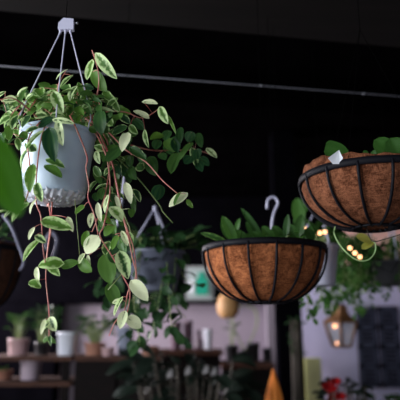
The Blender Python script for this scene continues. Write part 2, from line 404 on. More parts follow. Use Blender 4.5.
VIN=[ # polylines in photo coordinates with depth offsets
 [(70,116,-.075),(76,128,-.09),(87,156,-.088),(86,168,-.085),(89,186,-.082),(88,198,-.08),(94,214,-.075),(98,234,-.07)],
 [(48,118,-.08),(41,139,-.092),(37,169,-.09),(36,201,-.085),(41,217,-.08),(43,248,-.075),(46,266,-.07)],
 [(45,120,.03),(47,200,.0),(49,204,-.03),(51,227,-.05),(48,248,-.055),(47,258,-.055),(46,279,-.055),(49,311,-.055),(49,338,-.055)],
 [(55,120,.02),(52,205,-.02),(50,228,-.04),(46,262,-.05)],
 [(92,116,.0),(102,140,-.04),(111,160,-.05),(116,180,-.05),(122,212,-.05),(129,240,-.05),(133,260,-.05),(136,276,-.05),(128,292,-.05),(124,312,-.05),(115,322,-.05),(109,336,-.055)],
 [(90,118,.02),(105,145,-.02),(113,165,-.04),(117,190,-.045),(126,225,-.05),(134,250,-.05),(137,280,-.05)],
 [(88,120,.0),(102,145,-.05),(108,164,-.06),(110,192,-.055),(104,225,-.05),(100,236,-.05),(112,256,-.05),(124,278,-.05),(130,292,-.05),(127,314,-.05)],
 [(85,118,.0),(108,132,-.03),(126,150,-.05),(146,162,-.06),(162,180,-.065),(178,194,-.07)],
 [(88,118,.04),(120,140,.10),(150,150,.14),(175,150,.17),(200,151,.18),(213,156,.18)],
 [(80,118,.0),(95,100,-.02),(99,80,-.03),(96,62,-.04),(92,50,-.04)],
 [(80,120,.03),(105,112,.02),(125,112,.0),(143,118,-.01),(160,108,-.01)],
 [(40,120,-.05),(25,106,-.10),(12,98,-.13),(0,100,-.14)],
 [(50,118,-.02),(57,100,-.04),(58,86,-.05),(64,74,-.05)],
 [(60,118,.02),(74,100,.02),(82,84,.01)],
 [(92,120,.05),(110,150,.06),(135,175,.06),(158,203,.06),(163,212,.06),(173,223,.06)],
 [(95,120,.0),(110,150,-.01),(106,190,-.02),(100,212,-.03),(92,232,-.03)],
 [(40,122,-.09),(28,140,-.10),(30,170,-.10),(26,200,-.11),(8,213,-.12)],
 [(98,120,.02),(122,160,.03),(120,200,.03),(132,236,.02),(130,262,.01),(108,290,.01)],
]
# key leaves: base x,y, tip x,y, width px, variegation, depth offset, [fold]
KL=[
(97,55,117,79,13,.62,-.06),(92,61,87,80,11,.60,-.05),(93,72,107,92,15,.05,-.02),(67,70,56,80,6,.75,-.06),(72,76,60,88,7,.6,-.05),
(76,87,70,101,10,.65,-.05),(54,93,63,114,13,.62,-.08),(60,95,49,112,8,.5,-.06),(18,96,28,87,6,.7,-.09),(16,100,1,101,11,.72,-.12),
(5,92,-3,98,8,.6,-.12),(10,117,-2,126,12,.5,-.13),(20,107,27,88,8,.15,-.10),(26,100,33,94,7,.6,-.06),(52,118,38,128,13,.08,-.09),
(54,120,75,124,8,.72,-.10),(58,122,63,146,11,.78,-.105),(50,130,55,162,18,.03,-.12),(47,160,65,168,9,.45,-.10),(46,166,62,178,12,.05,-.10),
(42,132,26,150,8,.65,-.10),(38,128,24,134,7,.5,-.10),(33,166,30,193,12,.35,-.11),(37,184,42,202,10,.55,-.10),(30,148,22,170,9,.5,-.08),
(28,204,12,222,13,.55,-.20),(14,209,4,218,6,.7,-.14),(6,211,-4,214,6,.6,-.14),(36,200,30,214,5,.9,-.10),
(43,221,72,229,15,.52,-.08),(34,228,29,240,6,.95,-.08),(40,240,23,262,8,.55,-.08),(36,236,46,243,8,.6,-.08),(68,218,73,232,7,.9,-.07),
(62,264,38,266,15,.55,-.07),(37,268,39,283,7,.85,-.07),(30,282,41,288,9,.45,-.07),(48,262,60,276,10,.5,-.06),(62,266,79,262,10,.15,-.06),
(80,260,92,272,13,.1,-.06),(88,256,90,270,6,.9,-.065),(97,237,86,254,19,1.0,-.08),(87,232,84,248,9,.05,-.07),(84,254,79,264,6,.8,-.06),
(50,318,56,331,12,.7,-.06),(45,320,41,335,5,.9,-.06),(49,322,42,330,8,.6,-.06),(49,338,56,343,5,.3,-.06),(49,338,43,342,5,.3,-.06),(50,336,51,346,4,.4,-.06),
(120,253,128,279,15,.62,-.07),(105,256,111,284,19,.06,.02),(109,285,117,306,14,.08,.10),(132,282,148,301,14,1.05,-.06),
(122,298,114,316,6,.65,-.05),(125,312,120,329,10,.85,-.06),(128,318,141,328,13,.88,-.065),(122,300,112,303,6,.8,-.05),
(100,112,102,135,16,.02,-.07),(93,110,115,112,10,.68,-.05),(126,127,112,134,11,.35,-.06),(128,134,122,152,12,.97,-.07),(120,148,106,162,15,.02,-.07),
(131,148,146,160,10,.3,-.05),(148,118,133,111,13,.85,-.03),(143,102,158,104,8,.85,-.03),(160,108,168,124,10,.6,-.03),(168,116,176,134,3.5,.4,-.03),
(145,131,149,148,6,.6,-.04),(150,158,156,176,15,.08,.06),(178,154,171,174,14,.12,.14),(192,144,180,160,16,.05,.16),(192,149,197,168,8,.5,.14),(207,149,217,158,7,.7,.16),
(166,140,176,152,12,.02,.14),(200,158,209,166,10,.02,.18),(162,135,150,140,12,.05,.08),
(186,194,169,207,14,1.0,-.07),(180,193,174,206,6,.2,-.075),(187,200,193,208,5,.3,-.06),(126,184,131,204,9,.95,-.06),(111,208,122,222,14,.68,-.07),
(108,196,105,213,8,.75,-.06),(116,197,120,211,5,.95,-.06),(98,204,101,222,7,.98,-.055),(92,214,90,228,7,.8,-.05),(106,185,95,190,8,.5,-.06),
(160,186,156,201,14,.03,.10),(84,206,75,214,8,.3,-.05),(108,132,100,124,9,.4,-.05),(113,168,104,176,7,.45,-.05),(100,176,94,166,8,.4,-.05),
(122,232,128,246,6,.8,-.06),(114,226,104,236,12,.05,-.04),(118,236,112,250,10,.05,-.03),(116,262,108,252,8,.05,-.02),(110,222,100,216,9,.05,-.03),
(104,150,94,146,9,.55,-.05),(96,152,100,164,8,.7,-.04),(108,106,118,98,7,.5,-.02),(104,92,112,102,9,.4,-.02),(110,96,120,112,10,.5,-.02),(88,92,80,100,9,.4,-.03),
(84,104,92,114,9,.15,-.06),(76,108,84,116,9,.1,-.06),(44,102,36,112,9,.35,-.06),(36,108,28,118,9,.15,-.08),(46,96,42,106,7,.3,-.05),(120,116,130,124,9,.4,-.04),
(134,120,144,130,10,.2,-.03),(130,126,138,134,8,.5,-.04),(66,96,72,108,9,.1,-.04),(82,96,78,82,7,.4,-.02),(30,116,22,128,10,.4,-.09),(18,116,12,130,9,.5,-.11),
]
def P3(t): return P(t[0],t[1],YM+t[2])
vines=[smooth_path([P3(q) for q in v],4) for v in VIN]
vpx=[smooth_path([Vector((q[0],q[1],0)) for q in v],4) for v in VIN]
stems=[MB() for _ in VIN]; blades=[MB() for _ in VIN]; crown=MB(); crst=[]
for v,mb in zip(vines,stems):
    n=len(v); tube(mb,v,[.0019-.0009*i/n for i in range(n)],6)
def near(x,y,ok=lambda i:True):
    best=(1e9,0,0)
    for i,v in enumerate(vpx):
        if not ok(i): continue
        for j,q in enumerate(v):
            d=math.hypot(q.x-x,q.y-y)
            if d<best[0]: best=(d,i,j)
    return best
def addleaf(x0,y0,x1,y1,w,var,dy,nj=.35,rnd=None,curl=None):
    b=P(x0,y0,YM+dy); e=P(x1,y1,YM+dy-R.uniform(-.006,.014)); L=(e-b).length
    d,i,j=near(x0,y0)
    nr=Vector((-.25,-.85,.45))+jit(nj)
    tgt=blades[i] if d<26 else crown
    leaf(tgt,b,e,w*PXM*(1+dy),nr,var,rnd if rnd is not None else R.random(),curl=R.uniform(.05,.32) if curl is None else curl,fold=R.uniform(.1,.5))
    if d<26:
        q=vines[i][j]
        if (q-b).length<.07: tube(stems[i],[q,q.lerp(b,.6)+Vector((0,0,.002)),b],.0006,5)
    else:
        m_=MB(); tube(m_,[b,b.lerp(P(56+(x0-56)*.5,118,YM),.4)],.0006,5); crst.append(m_)
for k in KL: addleaf(*k)
# smaller fill leaves: dense crown over the pot rim, and along the vines
R.seed(21)
for k in range(230):
    g=R.uniform(0,6.28); rr=math.sqrt(R.random())
    x=62+58*rr*math.cos(g)*(1.0 if math.cos(g)>0 else 1.05); y=112+22*rr*math.sin(g)-6*(1-abs(x-60)/70)
    if x<2 and R.random()<.5: continue
    if y>124 and 30<x<88 : y=R.uniform(98,124)
    dy=R.uniform(-.07,.11)
    a=R.uniform(0,6.28); L=R.uniform(8,15)
    addleaf(x,y,x+math.cos(a)*L,y+abs(math.sin(a))*L*.8-2,R.uniform(6,11),R.choice([.02,.08,.1,.25,.35,.5,.6]),dy,nj=.7)
for k in range(75):   # hanging mass right of the pot
    x=R.gauss(112,13); y=R.uniform(128,245)
    if x<93: continue
    a=R.uniform(.2,2.9); L=R.uniform(8,16)
    addleaf(x,y,x+math.cos(a)*L*.7,y+math.sin(a)*L,R.uniform(7,12),R.choice([.0,.03,.05,.1,.3,.45]),R.uniform(-.02,.10),nj=.6,rnd=R.uniform(0,.6))
for k in range(14):   # right cluster, further back
    x=R.uniform(140,200); y=R.uniform(128,172)-max(0,(x-170))*.1
    a=R.uniform(.4,2.6); L=R.uniform(10,15)
    addleaf(x,y,x+math.cos(a)*L*.7,y+math.sin(a)*L,R.uniform(9,13),.02,R.uniform(.10,.2),rnd=R.uniform(0,.2))
for k in range(20):   # left side of the pot
    x=R.uniform(0,32); y=R.uniform(108,150); a=R.uniform(.4,2.8); L=R.uniform(8,14)
    addleaf(x,y,x+math.cos(a)*L*.7,y+math.sin(a)*L,R.uniform(6,11),R.choice([.05,.3,.5,.7]),R.uniform(-.14,-.02),nj=.6)
for i,(mb,lb) in enumerate(zip(stems,blades)):
    v=mb.build('vine',M['greenstem'] if i in (14,17) else M['vine'],main)
    if lb.v: lb.build('leaves',M['leafvar'],v)
cs=[m_.build('stem',M['greenstem'],main) for m_ in crst]
if crown.v: crown.build('leaves',M['leafvar'],cs[0] if cs else main)

# ------------------------------------------------------------------ wire and coir baskets
def basket(root, c, Rr, H, nr, phase, coir, lip, seed):
    """c = centre of the rim circle"""
    rs=random.Random(seed); ph=[rs.uniform(0,6.28) for _ in range(6)]
    def prof(t):  # t 0 rim ->1 bottom
        a=t*math.pi/2; return Rr*(.30+.70*math.cos(a)**1.1) if t<1 else Rr*.30, -H*math.sin(a)**.95
    base=[(.0008,-H)]+[(Rr*.15,-H),(Rr*.29,-H)]
    pr=[]
    for i in range(15): r,z=prof(1-i/14); pr.append((r*.975,z))
    pr=base+pr+[(Rr*.97,.006),(Rr*.965,.016),(Rr*.93,.017),(Rr*.90,.0),(Rr*.85,-.03),(Rr*.7,-.05)]
    def fn(r,z,g):
        k=1+.006*math.sin(9*g+ph[0]+z*40)+.005*math.sin(17*g+ph[1]-z*60)+.003*math.sin(31*g+z*130+ph[2])
        zz=z
        if z>0: zz=z+lip(g)+.002*math.sin(13*g+ph[3])+.0015*math.sin(29*g)
        return r*k,zz
    m=MB(); lathe(m,c,pr,120,fn=fn); m.build('coir_liner',coir,root)
    m=MB()
    # flat strap rim
    prr=[(Rr*1.0,-.009),(Rr*1.018,-.009),(Rr*1.024,0),(Rr*1.018,.008),(Rr*1.0,.008),(Rr*.996,0),(Rr*1.0,-.009)]
    lathe(m,c,prr,72); m.build('rim',M['blackmetal'],root)
    for k in range(nr):
        g=phase+2*math.pi*k/nr; pts=[]
        for i in range(13):
            r,z=prof(i/12); r=r*1.008+.001; pts.append(c+Vector((math.cos(g)*r,math.sin(g)*r,z-(.002 if i==12 else 0))))
        pts.append(c+Vector((math.cos(g)*Rr*.2,math.sin(g)*Rr*.2,-H-.003)))
        m=MB(); tube(m,pts,.0036,6); m.build('rib',M['blackmetal'],root)
    m=MB(); tube(m,[c+Vector((math.cos(2*math.pi*i/32)*Rr*.30,math.sin(2*math.pi*i/32)*Rr*.30,-H-.003)) for i in range(32)],.0032,6,closed=True); m.build('base_ring',M['blackmetal'],root)
    m=MB(); lathe(m,c+Vector((0,0,-.02)),[(.0005,.006),(Rr*.5,.003),(Rr*.88,0)],32); m.build('soil',M['soil'],root)
    top=c+Vector((0,0,.42))
    for k in range(3):
        g=phase+.4+2*math.pi*k/3+math.pi/2; e=c+Vector((math.cos(g)*Rr,math.sin(g)*Rr,.004))
        m=MB(); tube(m,[e,top],.0007,5); m.build('hanging_wire',M['cord'],root)
    m=MB(); tube(m,[top,Vector((top.x,top.y,ZC))],.0010,6); m.build('suspension_cord',M['cord'],root)
def angdiff(a,b_): return (a-b_+math.pi)%(2*math.pi)-math.pi

YR=1.36; RBK=72*pix(YR)*1.0
cR=P(371,180,YR)
rb=empty('hanging_basket',cR-Vector((0,0,RBK)),'nearest coir hanging basket with black wire ribs, cut off by the right picture edge','basket','coir hanging baskets')
basket(rb,cR,RBK*1.01,RBK*.69,15,math.radians(-115.8),M['coir'],lambda g:.020*math.exp(-(angdiff(g,math.radians(205))/.75)**2)-.004,3)
ml,ms=MB(),MB()
def bl(px0,py0,px1,py1,w,Y,var=.05,rnd=.5,mb=None,nr=(-.2,-.8,.5),curl=.15,heart=.15,pointy=.7):
    a=P(px0,py0,Y); e=P(px1,py1,Y-.01); leaf(mb,a,e,w*pix(Y),Vector(nr),var,rnd,curl=curl,heart=heart,pointy=pointy,nu=8,nv=12)
bl(350,157,324,152,24,YR-.07,.0,.5,ml,pointy=.45,heart=.05)
for q in ((392,158,374,140,22,.7),(399,158,390,138,20,.9),(388,160,384,144,18,.6),(405,150,396,140,16,.8),(368,158,363,151,7,.3),(372,160,375,150,6,.4),(410,160,402,138,24,.6)):
    bl(q[0],q[1],q[2],q[3],q[4],YR-.05+R.uniform(-.02,.05),.05,q[5],ml)
for q in ((349,160,.0),(392,158,0),(400,156,0)):
    a=P(q[0],q[1],YR-.05); ms=MB(); tube(ms,[cR+Vector((a.x-cR.x,0,-.02))*.8,a],.0015,6); ms.build('stem',M['greenstem'],rb)
ml.build('leaves',leafmat('fresh_green_leaf',(.02,.085,.015),(.06,.17,.03),(.3,.5,.1),(.1,.2,.08)),rb)
m=MB(); a=P(331,157,YR-.11); b_=P(341,151,YR-.11); e=P(342,160,YR-.11); d=P(330,166,YR-.11)
n0=len(m.v)
for dy in (0,.001):
    for q in (P(328,158,YR-.145),P(339,150,YR-.145),P(343,158,YR-.145),P(340,164,YR-.14),P(333,164,YR-.14)): m.v.append((q.x,q.y+dy,q.z))
m.face([0,1,2,3,4],sm=False); m.face([9,8,7,6,5],sm=False)
for k in range(5): m.face([k,k+5,(k+1)%5+5,(k+1)%5],sm=False)
tg=m.build('plant_tag',M['tagwhite'],rb); tg['label']='small white plant tag stuck behind the rim'
# pale tendril dangling and curling back up, yellow leaf and bare branch beneath the basket
M['tendril']=simple('pale_tendril',(.45,.68,.28),.5,noise=.2)
m=MB(); tp=[P(x,y,YR+dy) for x,y,dy in ((337,222,.05),(334,232,.04),(338,242,.03),(346,252,.02),(357,260,.02),(368,260,.02),(375,252,.03),(375,243,.03),(369,241,.03))]
tube(m,smooth_path(tp,4),.0014,6); m.build('tendril',M['tendril'],rb)['label']='pale green looping tendril'
m=MB(); tube(m,smooth_path([P(366,226,YR+.02),P(372,241,YR),P(385,239,YR-.02),P(402,234,YR-.04)],4),.0012,6); br=m.build('twig',M['darkstem'],rb)
m=MB(); bl(370,242,356,236,9,YR,.9,.9,m); bl(372,243,362,249,7,YR,.8,.9,m); m.build('yellow_leaf',leafmat('yellowing_leaf',(.30,.22,.02),(.4,.34,.04),(.5,.45,.1),(.2,.2,.1)),br)

YK=1.63; RK=61*pix(YK); cK=P(264,250,YK)
kb=empty('hanging_basket',cK-Vector((0,0,RK)),'whole coir hanging basket with black wire ribs in the middle, leafy plant on top','basket','coir hanging baskets')
basket(kb,cK,RK,RK*.84,15,math.radians(-109.8),M['coir2'],lambda g:-.012,5)
ml,ms=MB(),MB()
for q in ((234,240,222,216,11,.25,.9),(230,238,221,222,9,.1,.5),(238,243,226,236,10,.1,.7),(245,242,235,230,11,.1,.7),(236,232,240,218,5,.1,.8),(262,240,241,208,7,.15,.3),(258,240,246,222,9,.1,.5),
          (272,240,262,226,10,.1,.8),(268,244,252,232,10,.05,.6),(282,240,272,226,11,.1,.8),(290,240,276,232,10,.1,.7),(296,240,290,224,9,.05,.5),(252,242,246,234,9,.1,.6),
          (304,240,312,226,10,.05,.5),(298,238,302,214,11,.05,.5),(312,240,306,228,10,.05,.4),(228,244,200,233,6,.4,.3),(286,236,288,214,7,.05,.3)):
    Y=YK+R.uniform(-.09,.06); bl(q[0],q[1],q[2],q[3],q[4],Y,q[5],q[6],ml,pointy=.9)
    a=P(q[0],q[1],Y); tube(ms,[Vector((cK.x+(a.x-cK.x)*.6,YK,cK.z-.02)),a],.0012,5)
upright(ms,ml,cK-Vector((0,0,.02)),30,.05,.045,.022,.12,(0,.15),(.2,1))
ms.build('stems',M['greenstem'],kb); ml.build('leaves',M['leafbg'],kb)

# far-left dark basket
YL=2.1; cL=P(-14,250,YL); RL=36*pix(YL)
lb=empty('hanging_basket',cL-Vector((0,0,RL*1.6)),'dim coir basket behind the big trailing plant at the left picture edge','basket','coir hanging baskets')
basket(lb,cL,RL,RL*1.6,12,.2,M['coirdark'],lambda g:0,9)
ml,ms=MB(),MB(); upright(ms,ml,cL,30,.10,.06,.035,.12,(0,.4),(0,.6)); ms.build('stems',M['greenstem'],lb); ml.build('leaves',M['leafdim'],lb)
m=MB(); tube(m,smooth_path([P(3,215,YL-.15),P(12,228,YL-.15),P(19,246,YL-.12),P(24,262,YL-.1),P(20,270,YL-.05)],5),.006,8)
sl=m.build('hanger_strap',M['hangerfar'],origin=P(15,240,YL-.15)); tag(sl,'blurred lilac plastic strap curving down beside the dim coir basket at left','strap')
m=MB(); YH=2.3
tube(m,smooth_path([P(46,250,YH),P(47,238,YH),P(52,233,YH),P(57,239,YH),P(55,252,YH),P(52,262,YH)],5),.008,8)
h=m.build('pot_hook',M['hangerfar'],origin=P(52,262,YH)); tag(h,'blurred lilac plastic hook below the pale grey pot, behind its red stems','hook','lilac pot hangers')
m=MB(); tube(m,[P(52,234,YH),Vector((P(52,234,YH).x,YH,ZC))],.001,6); m.build('cord',M['cord'],h)

# hanging pot behind, with lilac three-arm hanger
def hanging_pot(name,label,cat,px,py_apex,py_top,py_bot,wpx,Y,matpot,mathang,spread=None,group=None):
    c=P(px,py_bot,Y); ztop=P(px,py_top,Y).z; H=ztop-c.z; r=wpx*.5*pix(Y)
    t=empty(name,c,label,cat,group)
    m=MB(); lathe(m,c,[(.001,0),(r*.7,0),(r*.74,.004),(r*.98,H-.012),(r*1.05,H-.012),(r*1.05,H),(r*.95,H),(r*.93,H-.02),(.001,H-.02)],40); m.build('pot',matpot,t)
    ap=P(px,py_apex,Y); 
    m=MB(); tube(m,[ap-Vector((0,0,.012)),ap+Vector((0,0,.008))],.009,8); hk=m.build('hanger_hub',mathang,t)
    for k in range(3):
        g=math.radians(200+k*120-30); e=c+Vector((math.cos(g)*r,math.sin(g)*r,H))
        m=MB(); tube(m,[ap,e],.0045,6); m.build('hanger_arm',mathang,t)
    m=MB(); tube(m,[ap,Vector((ap.x,ap.y,ZC))],.001,6); m.build('suspension_cord',M['cord'],t)
    return t,c,H,r
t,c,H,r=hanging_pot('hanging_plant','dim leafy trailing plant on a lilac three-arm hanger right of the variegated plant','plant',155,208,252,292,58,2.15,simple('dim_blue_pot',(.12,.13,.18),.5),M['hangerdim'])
ml,ms=MB(),MB(); R.seed(5)
upright(ms,ml,c+Vector((0,0,H-.02)),70,.10,.07,.045,.17,(0,.12),(0,.6))
for (x,y,n) in ((150,300,8),(158,305,8),(165,295,7),(142,305,8),(135,312,8),(153,318,8),(168,312,8),(105,300,9),(118,318,9),(140,345,10),(128,335,9),(160,322,9),(172,330,9),(186,318,8),(200,285,7),(112,270,7),(176,300,9),(150,338,8),(185,345,6),(96,285,6)):
    s=c+Vector((R.uniform(-r,r),R.uniform(-r,r)*.8-.02,H)); e=P(x,y,2.15+R.uniform(-.2,.1)); trail(ms,ml,s,e,.03,n+2,.05,.036,(0,.2),rndr=(0,1))
ms.build('vines',M['greenstem'],t); ml.build('leaves',M['leafdim'],t)
# second hanger left of it with narrow strap
m=MB(); YH=1.85; tube(m,smooth_path([P(124,172,YH),P(123,192,YH),P(120,212,YH),P(117,226,YH)],4),.0055,8)
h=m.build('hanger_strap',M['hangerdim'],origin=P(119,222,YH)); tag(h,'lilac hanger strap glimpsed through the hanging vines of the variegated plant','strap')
m=MB(); tube(m,[P(124,172,YH),Vector((P(124,172,YH).x,YH,ZC))],.001,6); m.build('cord',M['cord'],h)
# white S hook above middle basket
m=MB(); YH=1.95; tube(m,smooth_path([P(267,209,YH),P(268,200,YH),P(274,197,YH),P(278,203,YH),P(274,213,YH),P(272,224,YH),P(272,240,YH)],5),.0050,8)
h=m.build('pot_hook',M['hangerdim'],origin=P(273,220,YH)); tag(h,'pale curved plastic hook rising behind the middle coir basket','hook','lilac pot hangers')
m=MB(); tube(m,[P(273,198,YH),Vector((P(273,198,YH).x,YH,ZC))],.001,6); m.build('cord',M['cord'],h)

# grey plastic pot right of the middle basket
t,c,H,r=hanging_pot('hanging_plant','grey plastic pot with trailing greenery, half hidden behind the middle coir basket','plant',320,200,246,286,40,2.2,simple('grey_lilac_pot',(.5,.5,.62),.5),M['hangerdim'])
ml,ms=MB(),MB(); R.seed(8)
upright(ms,ml,c+Vector((0,0,H-.02)),26,.10,.06,.036,.09,(0,.1),(.2,.8))
for (x,y) in ((298,300),(306,312),(322,300),(330,304),(312,318),(318,308),(326,296)): trail(ms,ml,c+Vector((R.uniform(-r,r),.02,H)),P(x,y,2.25),.02,10,.036,.018,(0,.2),rndr=(.2,1))
bl(300,222,297,198,12,2.1,.05,.8,ml); bl(296,222,308,203,9,2.15,.05,.6,ml)
for q in ((299,222),(298,223)): tube(ms,[c+Vector((0,0,H)),P(q[0],q[1],2.12)],.0015,5)
ms.build('vines',M['greenstem'],t); ml.build('leaves',M['leafbg'],t)
# big trailing plant behind the right basket
t,c,H,r=hanging_pot('hanging_plant','bushy trailing plant in the far right background under the nearest coir basket','plant',386,160,262,286,38,2.9,simple('dark_pot',(.05,.05,.055),.6),M['hangerdim'])
ml,ms=MB(),MB(); R.seed(11)
upright(ms,ml,c+Vector((0,0,H-.03)),70,.10,.055,.022,.17,(0,.12),(0,.6))
top=c+Vector((0,0,H))
for k in range(74):
    x=R.choice([R.gauss(336,12),R.gauss(352,10),R.uniform(345,400)]); y=R.uniform(268,326) if x<368 else R.uniform(280,308)
    e=P(x,y-10,2.9+R.uniform(-.3,.25)); s0=P(min(max(x+R.uniform(-4,14),322),398),R.uniform(238,258),2.9+R.uniform(-.12,.12))
    tube(ms,smooth_path([top,top.lerp(s0,.5)+Vector((0,0,.04)),s0],3),.0015,4)
    trail(ms,ml,s0,e,.01,14,.040,.019,(0,.3),rndr=(.2,1),spread=.9)
ms.build('vines',M['greenstem'],t); ml.build('leaves',M['leafbg'],t)

# foreground blurred leaf at the left edge
YFG=.62
t=empty('foreground_plant',P(-60,235,YFG),'large out-of-focus bright green leaf close to the camera at the left edge','plant')
ml,ms=MB(),MB()
a=P(-12,138,YFG); e=P(20,217,YFG); leaf(ml,a,e,36*pix(YFG),Vector((.1,-1,.2)),.0,.55,curl=.1,fold=.15,pointy=.8,nu=10,nv=14)
tube(ms,smooth_path([P(-60,235,YFG),P(-50,150,YFG),a],5),.0016,6)
for q in ((-60,160,-95,200),(-55,185,-90,225)):
    b2=P(q[0],q[1],YFG); tube(ms,[P(-55,195,YFG),b2],.0014,5); leaf(ml,b2,P(q[2],q[3],YFG),34*pix(YFG),Vector((.1,-1,.2)),.0,.5,nu=8,nv=10)
st=ms.build('stem',M['greenstem'],t); ml.build('leaf',M['leafbright'],t)
m=MB(); pb=P(-60,235,YFG); lathe(m,pb-Vector((0,0,.10)),[(.001,0),(.035,0),(.05,.095),(.055,.095),(.055,.105),(.046,.105),(.045,.09),(.001,.09)],32); m.build('pot',M['terracotta'],t)
m=MB(); tube(m,[pb,Vector((pb.x,pb.y,ZC))],.0008,5); m.build('suspension_cord',M['cord'],t)

# ------------------------------------------------------------------ fairy lights
YS=2.02
spots=[(299,224),(305,229),(309,233),(313,236),(320,233),(325,232),(350,248),(355,253),(360,257)]
t=empty('string_lights',P(320,232,YS),'string of small warm glowing bulbs beside and below the nearest coir basket','lights')
m=MB(); wp=[P(280,205,YS)]+[P(x,y-2,YS) for x,y in spots]+[P(410,240,YS)]
wp=[Vector((wp[0].x,YS,ZC))]+wp+[Vector((wp[-1].x+.3,YS,ZC))]; tube(m,smooth_path(wp,3),.001,5); m.build('wire',M['cord'],t)
for i,(x,y) in enumerate(spots[1:]):
    m=MB(); sphere(m,P(x,y,YS),.0082,12,1.0); m.build('bulb',M['bulb'],t)

# ------------------------------------------------------------------ lantern
YN=4.2
def rectprism(mb, cx, cz_pairs, Y, rot=math.pi/4):
    pass
lc=P(342,346,YN); t=empty('lantern',lc,'tapered brass lantern with glass panes and a warm glow hanging at right','lantern')
def frus(mb,levels,n=6,rot=.25):
    n0=len(mb.v)
    for (py,hw) in levels:
        q=P(342,py,YN); r=hw*pix(YN)
        for k in range(n):
            g=rot+2*math.pi*k/n; mb.v.append((lc.x+math.cos(g)*r,YN+math.sin(g)*r,q.z))
    for i in range(len(levels)-1):
        for k in range(n): mb.face([n0+i*n+k,n0+i*n+(k+1)%n,n0+(i+1)*n+(k+1)%n,n0+(i+1)*n+k],sm=False)
    mb.face([n0+k for k in range(n)][::-1],sm=False); mb.face([n0+(len(levels)-1)*n+k for k in range(n)],sm=False)
m=MB(); frus(m,[(323,19),(321,18),(316,11),(311,8),(306,7.5),(304,4)]); m.build('roof',M['brass'],t)
m=MB(); frus(m,[(348,7),(347,10.5),(345.5,10.5)]); m.build('base',M['brass'],t)
fm=MB()
for k in range(6):
    g=.25+2*math.pi*k/6; a=P(342,323,YN); q=P(342,346,YN)
    r0=17*pix(YN); r1=10*pix(YN)
    tube(fm,[Vector((lc.x+math.cos(g)*r0,YN+math.sin(g)*r0,a.z)),Vector((lc.x+math.cos(g)*r1,YN+math.sin(g)*r1,q.z))],.010,5)
fm.build('frame',M['brass'],t)
gm=MB(); n0=0
for (py,hw) in ((346,9.6),(323,16.6)):
    q=P(342,py,YN)
    for k in range(6):
        g=.25+2*math.pi*k/6; gm.v.append((lc.x+math.cos(g)*hw*pix(YN),YN+math.sin(g)*hw*pix(YN),q.z))
for k in range(6): gm.face([k,(k+1)%6,(k+1)%6+6,k+6],sm=False)
gm.build('glass_panes',M['glass'],t)
for (x,y,r) in ((335,326,.016),(337,343,.010)):
    m=MB(); sphere(m,P(x,y,YN),r,14,1.0); m.build('bulb',M['candle'],t)
m=MB(); tube(m,[P(342,304,YN),Vector((lc.x,YN,ZC))],.004,6); m.build('chain',M['cord'],t)

# ------------------------------------------------------------------ sign on the bulkhead
YSg=6.86
def pbox(mb,x0,y0,x1,y1,Y,d,bev=0):
    a=P(x0,y0,Y); b2=P(x1,y1,Y); box(mb,(a.x,Y,b2.z),(b2.x,Y+d,a.z),bev)
t=empty('wall_sign',P(200,299,YSg),'small pale framed sign showing a teal bottle-like shape, left of the middle basket','sign')
YSg=6.80
m=MB(); pbox(m,186,266,214,300,YSg,.08,.01); m.build('frame',M['signframe'],t)
m=MB(); pbox(m,189,269,211,297,YSg-.01,.02); m.build('sign_face',M['signwhite'],t)
m=MB(); pbox(m,196,278,208,295,YSg-.03,.02,.006); pbox(m,198.5,272,204.5,279,YSg-.03,.02,.006); m.build('teal_bottle_shape',M['teal'],t)
m=MB(); pbox(m,189.5,280,194,292,YSg-.03,.02,.006); m.build('pale_block',M['tagwhite'],t)

# ------------------------------------------------------------------ shelving at left, counters
def shelf_unit(name,label,cat,x0,x1,Y,d,boards,matb,matp):
    a=P(x0,350,Y); b2=P(x1,350,Y); t=empty(name,(a.x/2+b2.x/2,Y+d/2,0),label,cat)
    for py in boards:
        z=P(200,py,Y).z if py>10 else py
        m=MB(); box(m,(a.x,Y,z-.03),(b2.x,Y+d,z),.004); m.build('shelf_board',matb,t)
    zt=P(200,boards[0],Y).z-.03
    for x in (a.x+.03,b2.x-.08):
        for y in (Y+.03,Y+d-.08):
            m=MB(); box(m,(x,y,0),(x+.05,y+.05,zt)); m.build('upright',matp,t)
    return t
YT=4.0
shelf_unit('plant_rack','dark wooden rack with brown boards holding pots at the lower left','rack',-40,73,YT,.55,[356.5,382,.85,.4],M['brownwood'],M['darkwood'])
a=P(75,356.5,YT); b2=P(161,356.5,YT); t=empty('cabinet',(a.x/2+b2.x/2,YT+.27,0),'black cabinet with a thin brown top, right of the plant rack','cabinet')
m=MB(); box(m,(a.x,YT+.02,0),(b2.x,YT+.55,a.z-.03)); m.build('cabinet_body',M['darkwood'],t)
m=MB(); box(m,(a.x,YT,a.z-.03),(b2.x,YT+.56,a.z),.004); m.build('top',M['brownwood'],t)
m=MB(); w_=(b2.x-a.x)/2
for k in range(2): 
    m=MB(); box(m,(a.x+k*w_+.01,YT,.06),(a.x+(k+1)*w_-.01,YT+.02,a.z-.05),.004); d_=m.build('door',M['darkwood'],t)
    m=MB(); xx=a.x+w_+(-.05 if k==0 else .05); tube(m,[Vector((xx,YT-.02,.8)),Vector((xx,YT-.02,.95))],.006,6); m.build('handle',M['blackmetal'],d_)
zt1=P(200,356.5,YT).z; zt2=P(200,382,YT).z
m=MB(); YC=5.4; a=P(156,350,YC); b2=P(220,350,YC); box(m,(a.x,YC,0),(b2.x,YC+.6,a.z-.05)); 
t=empty('counter',(a.x/2+b2.x/2,YC+.3,0),'dark tall counter carrying the vases, behind the spread of dark leaves','counter'); m.build('counter_body',M['darkwood'],t)
m=MB(); box(m,(a.x-.03,YC-.04,a.z-.05),(b2.x+.03,YC+.64,a.z),.006); m.build('countertop',M['brownwood'],t); zc1=a.z
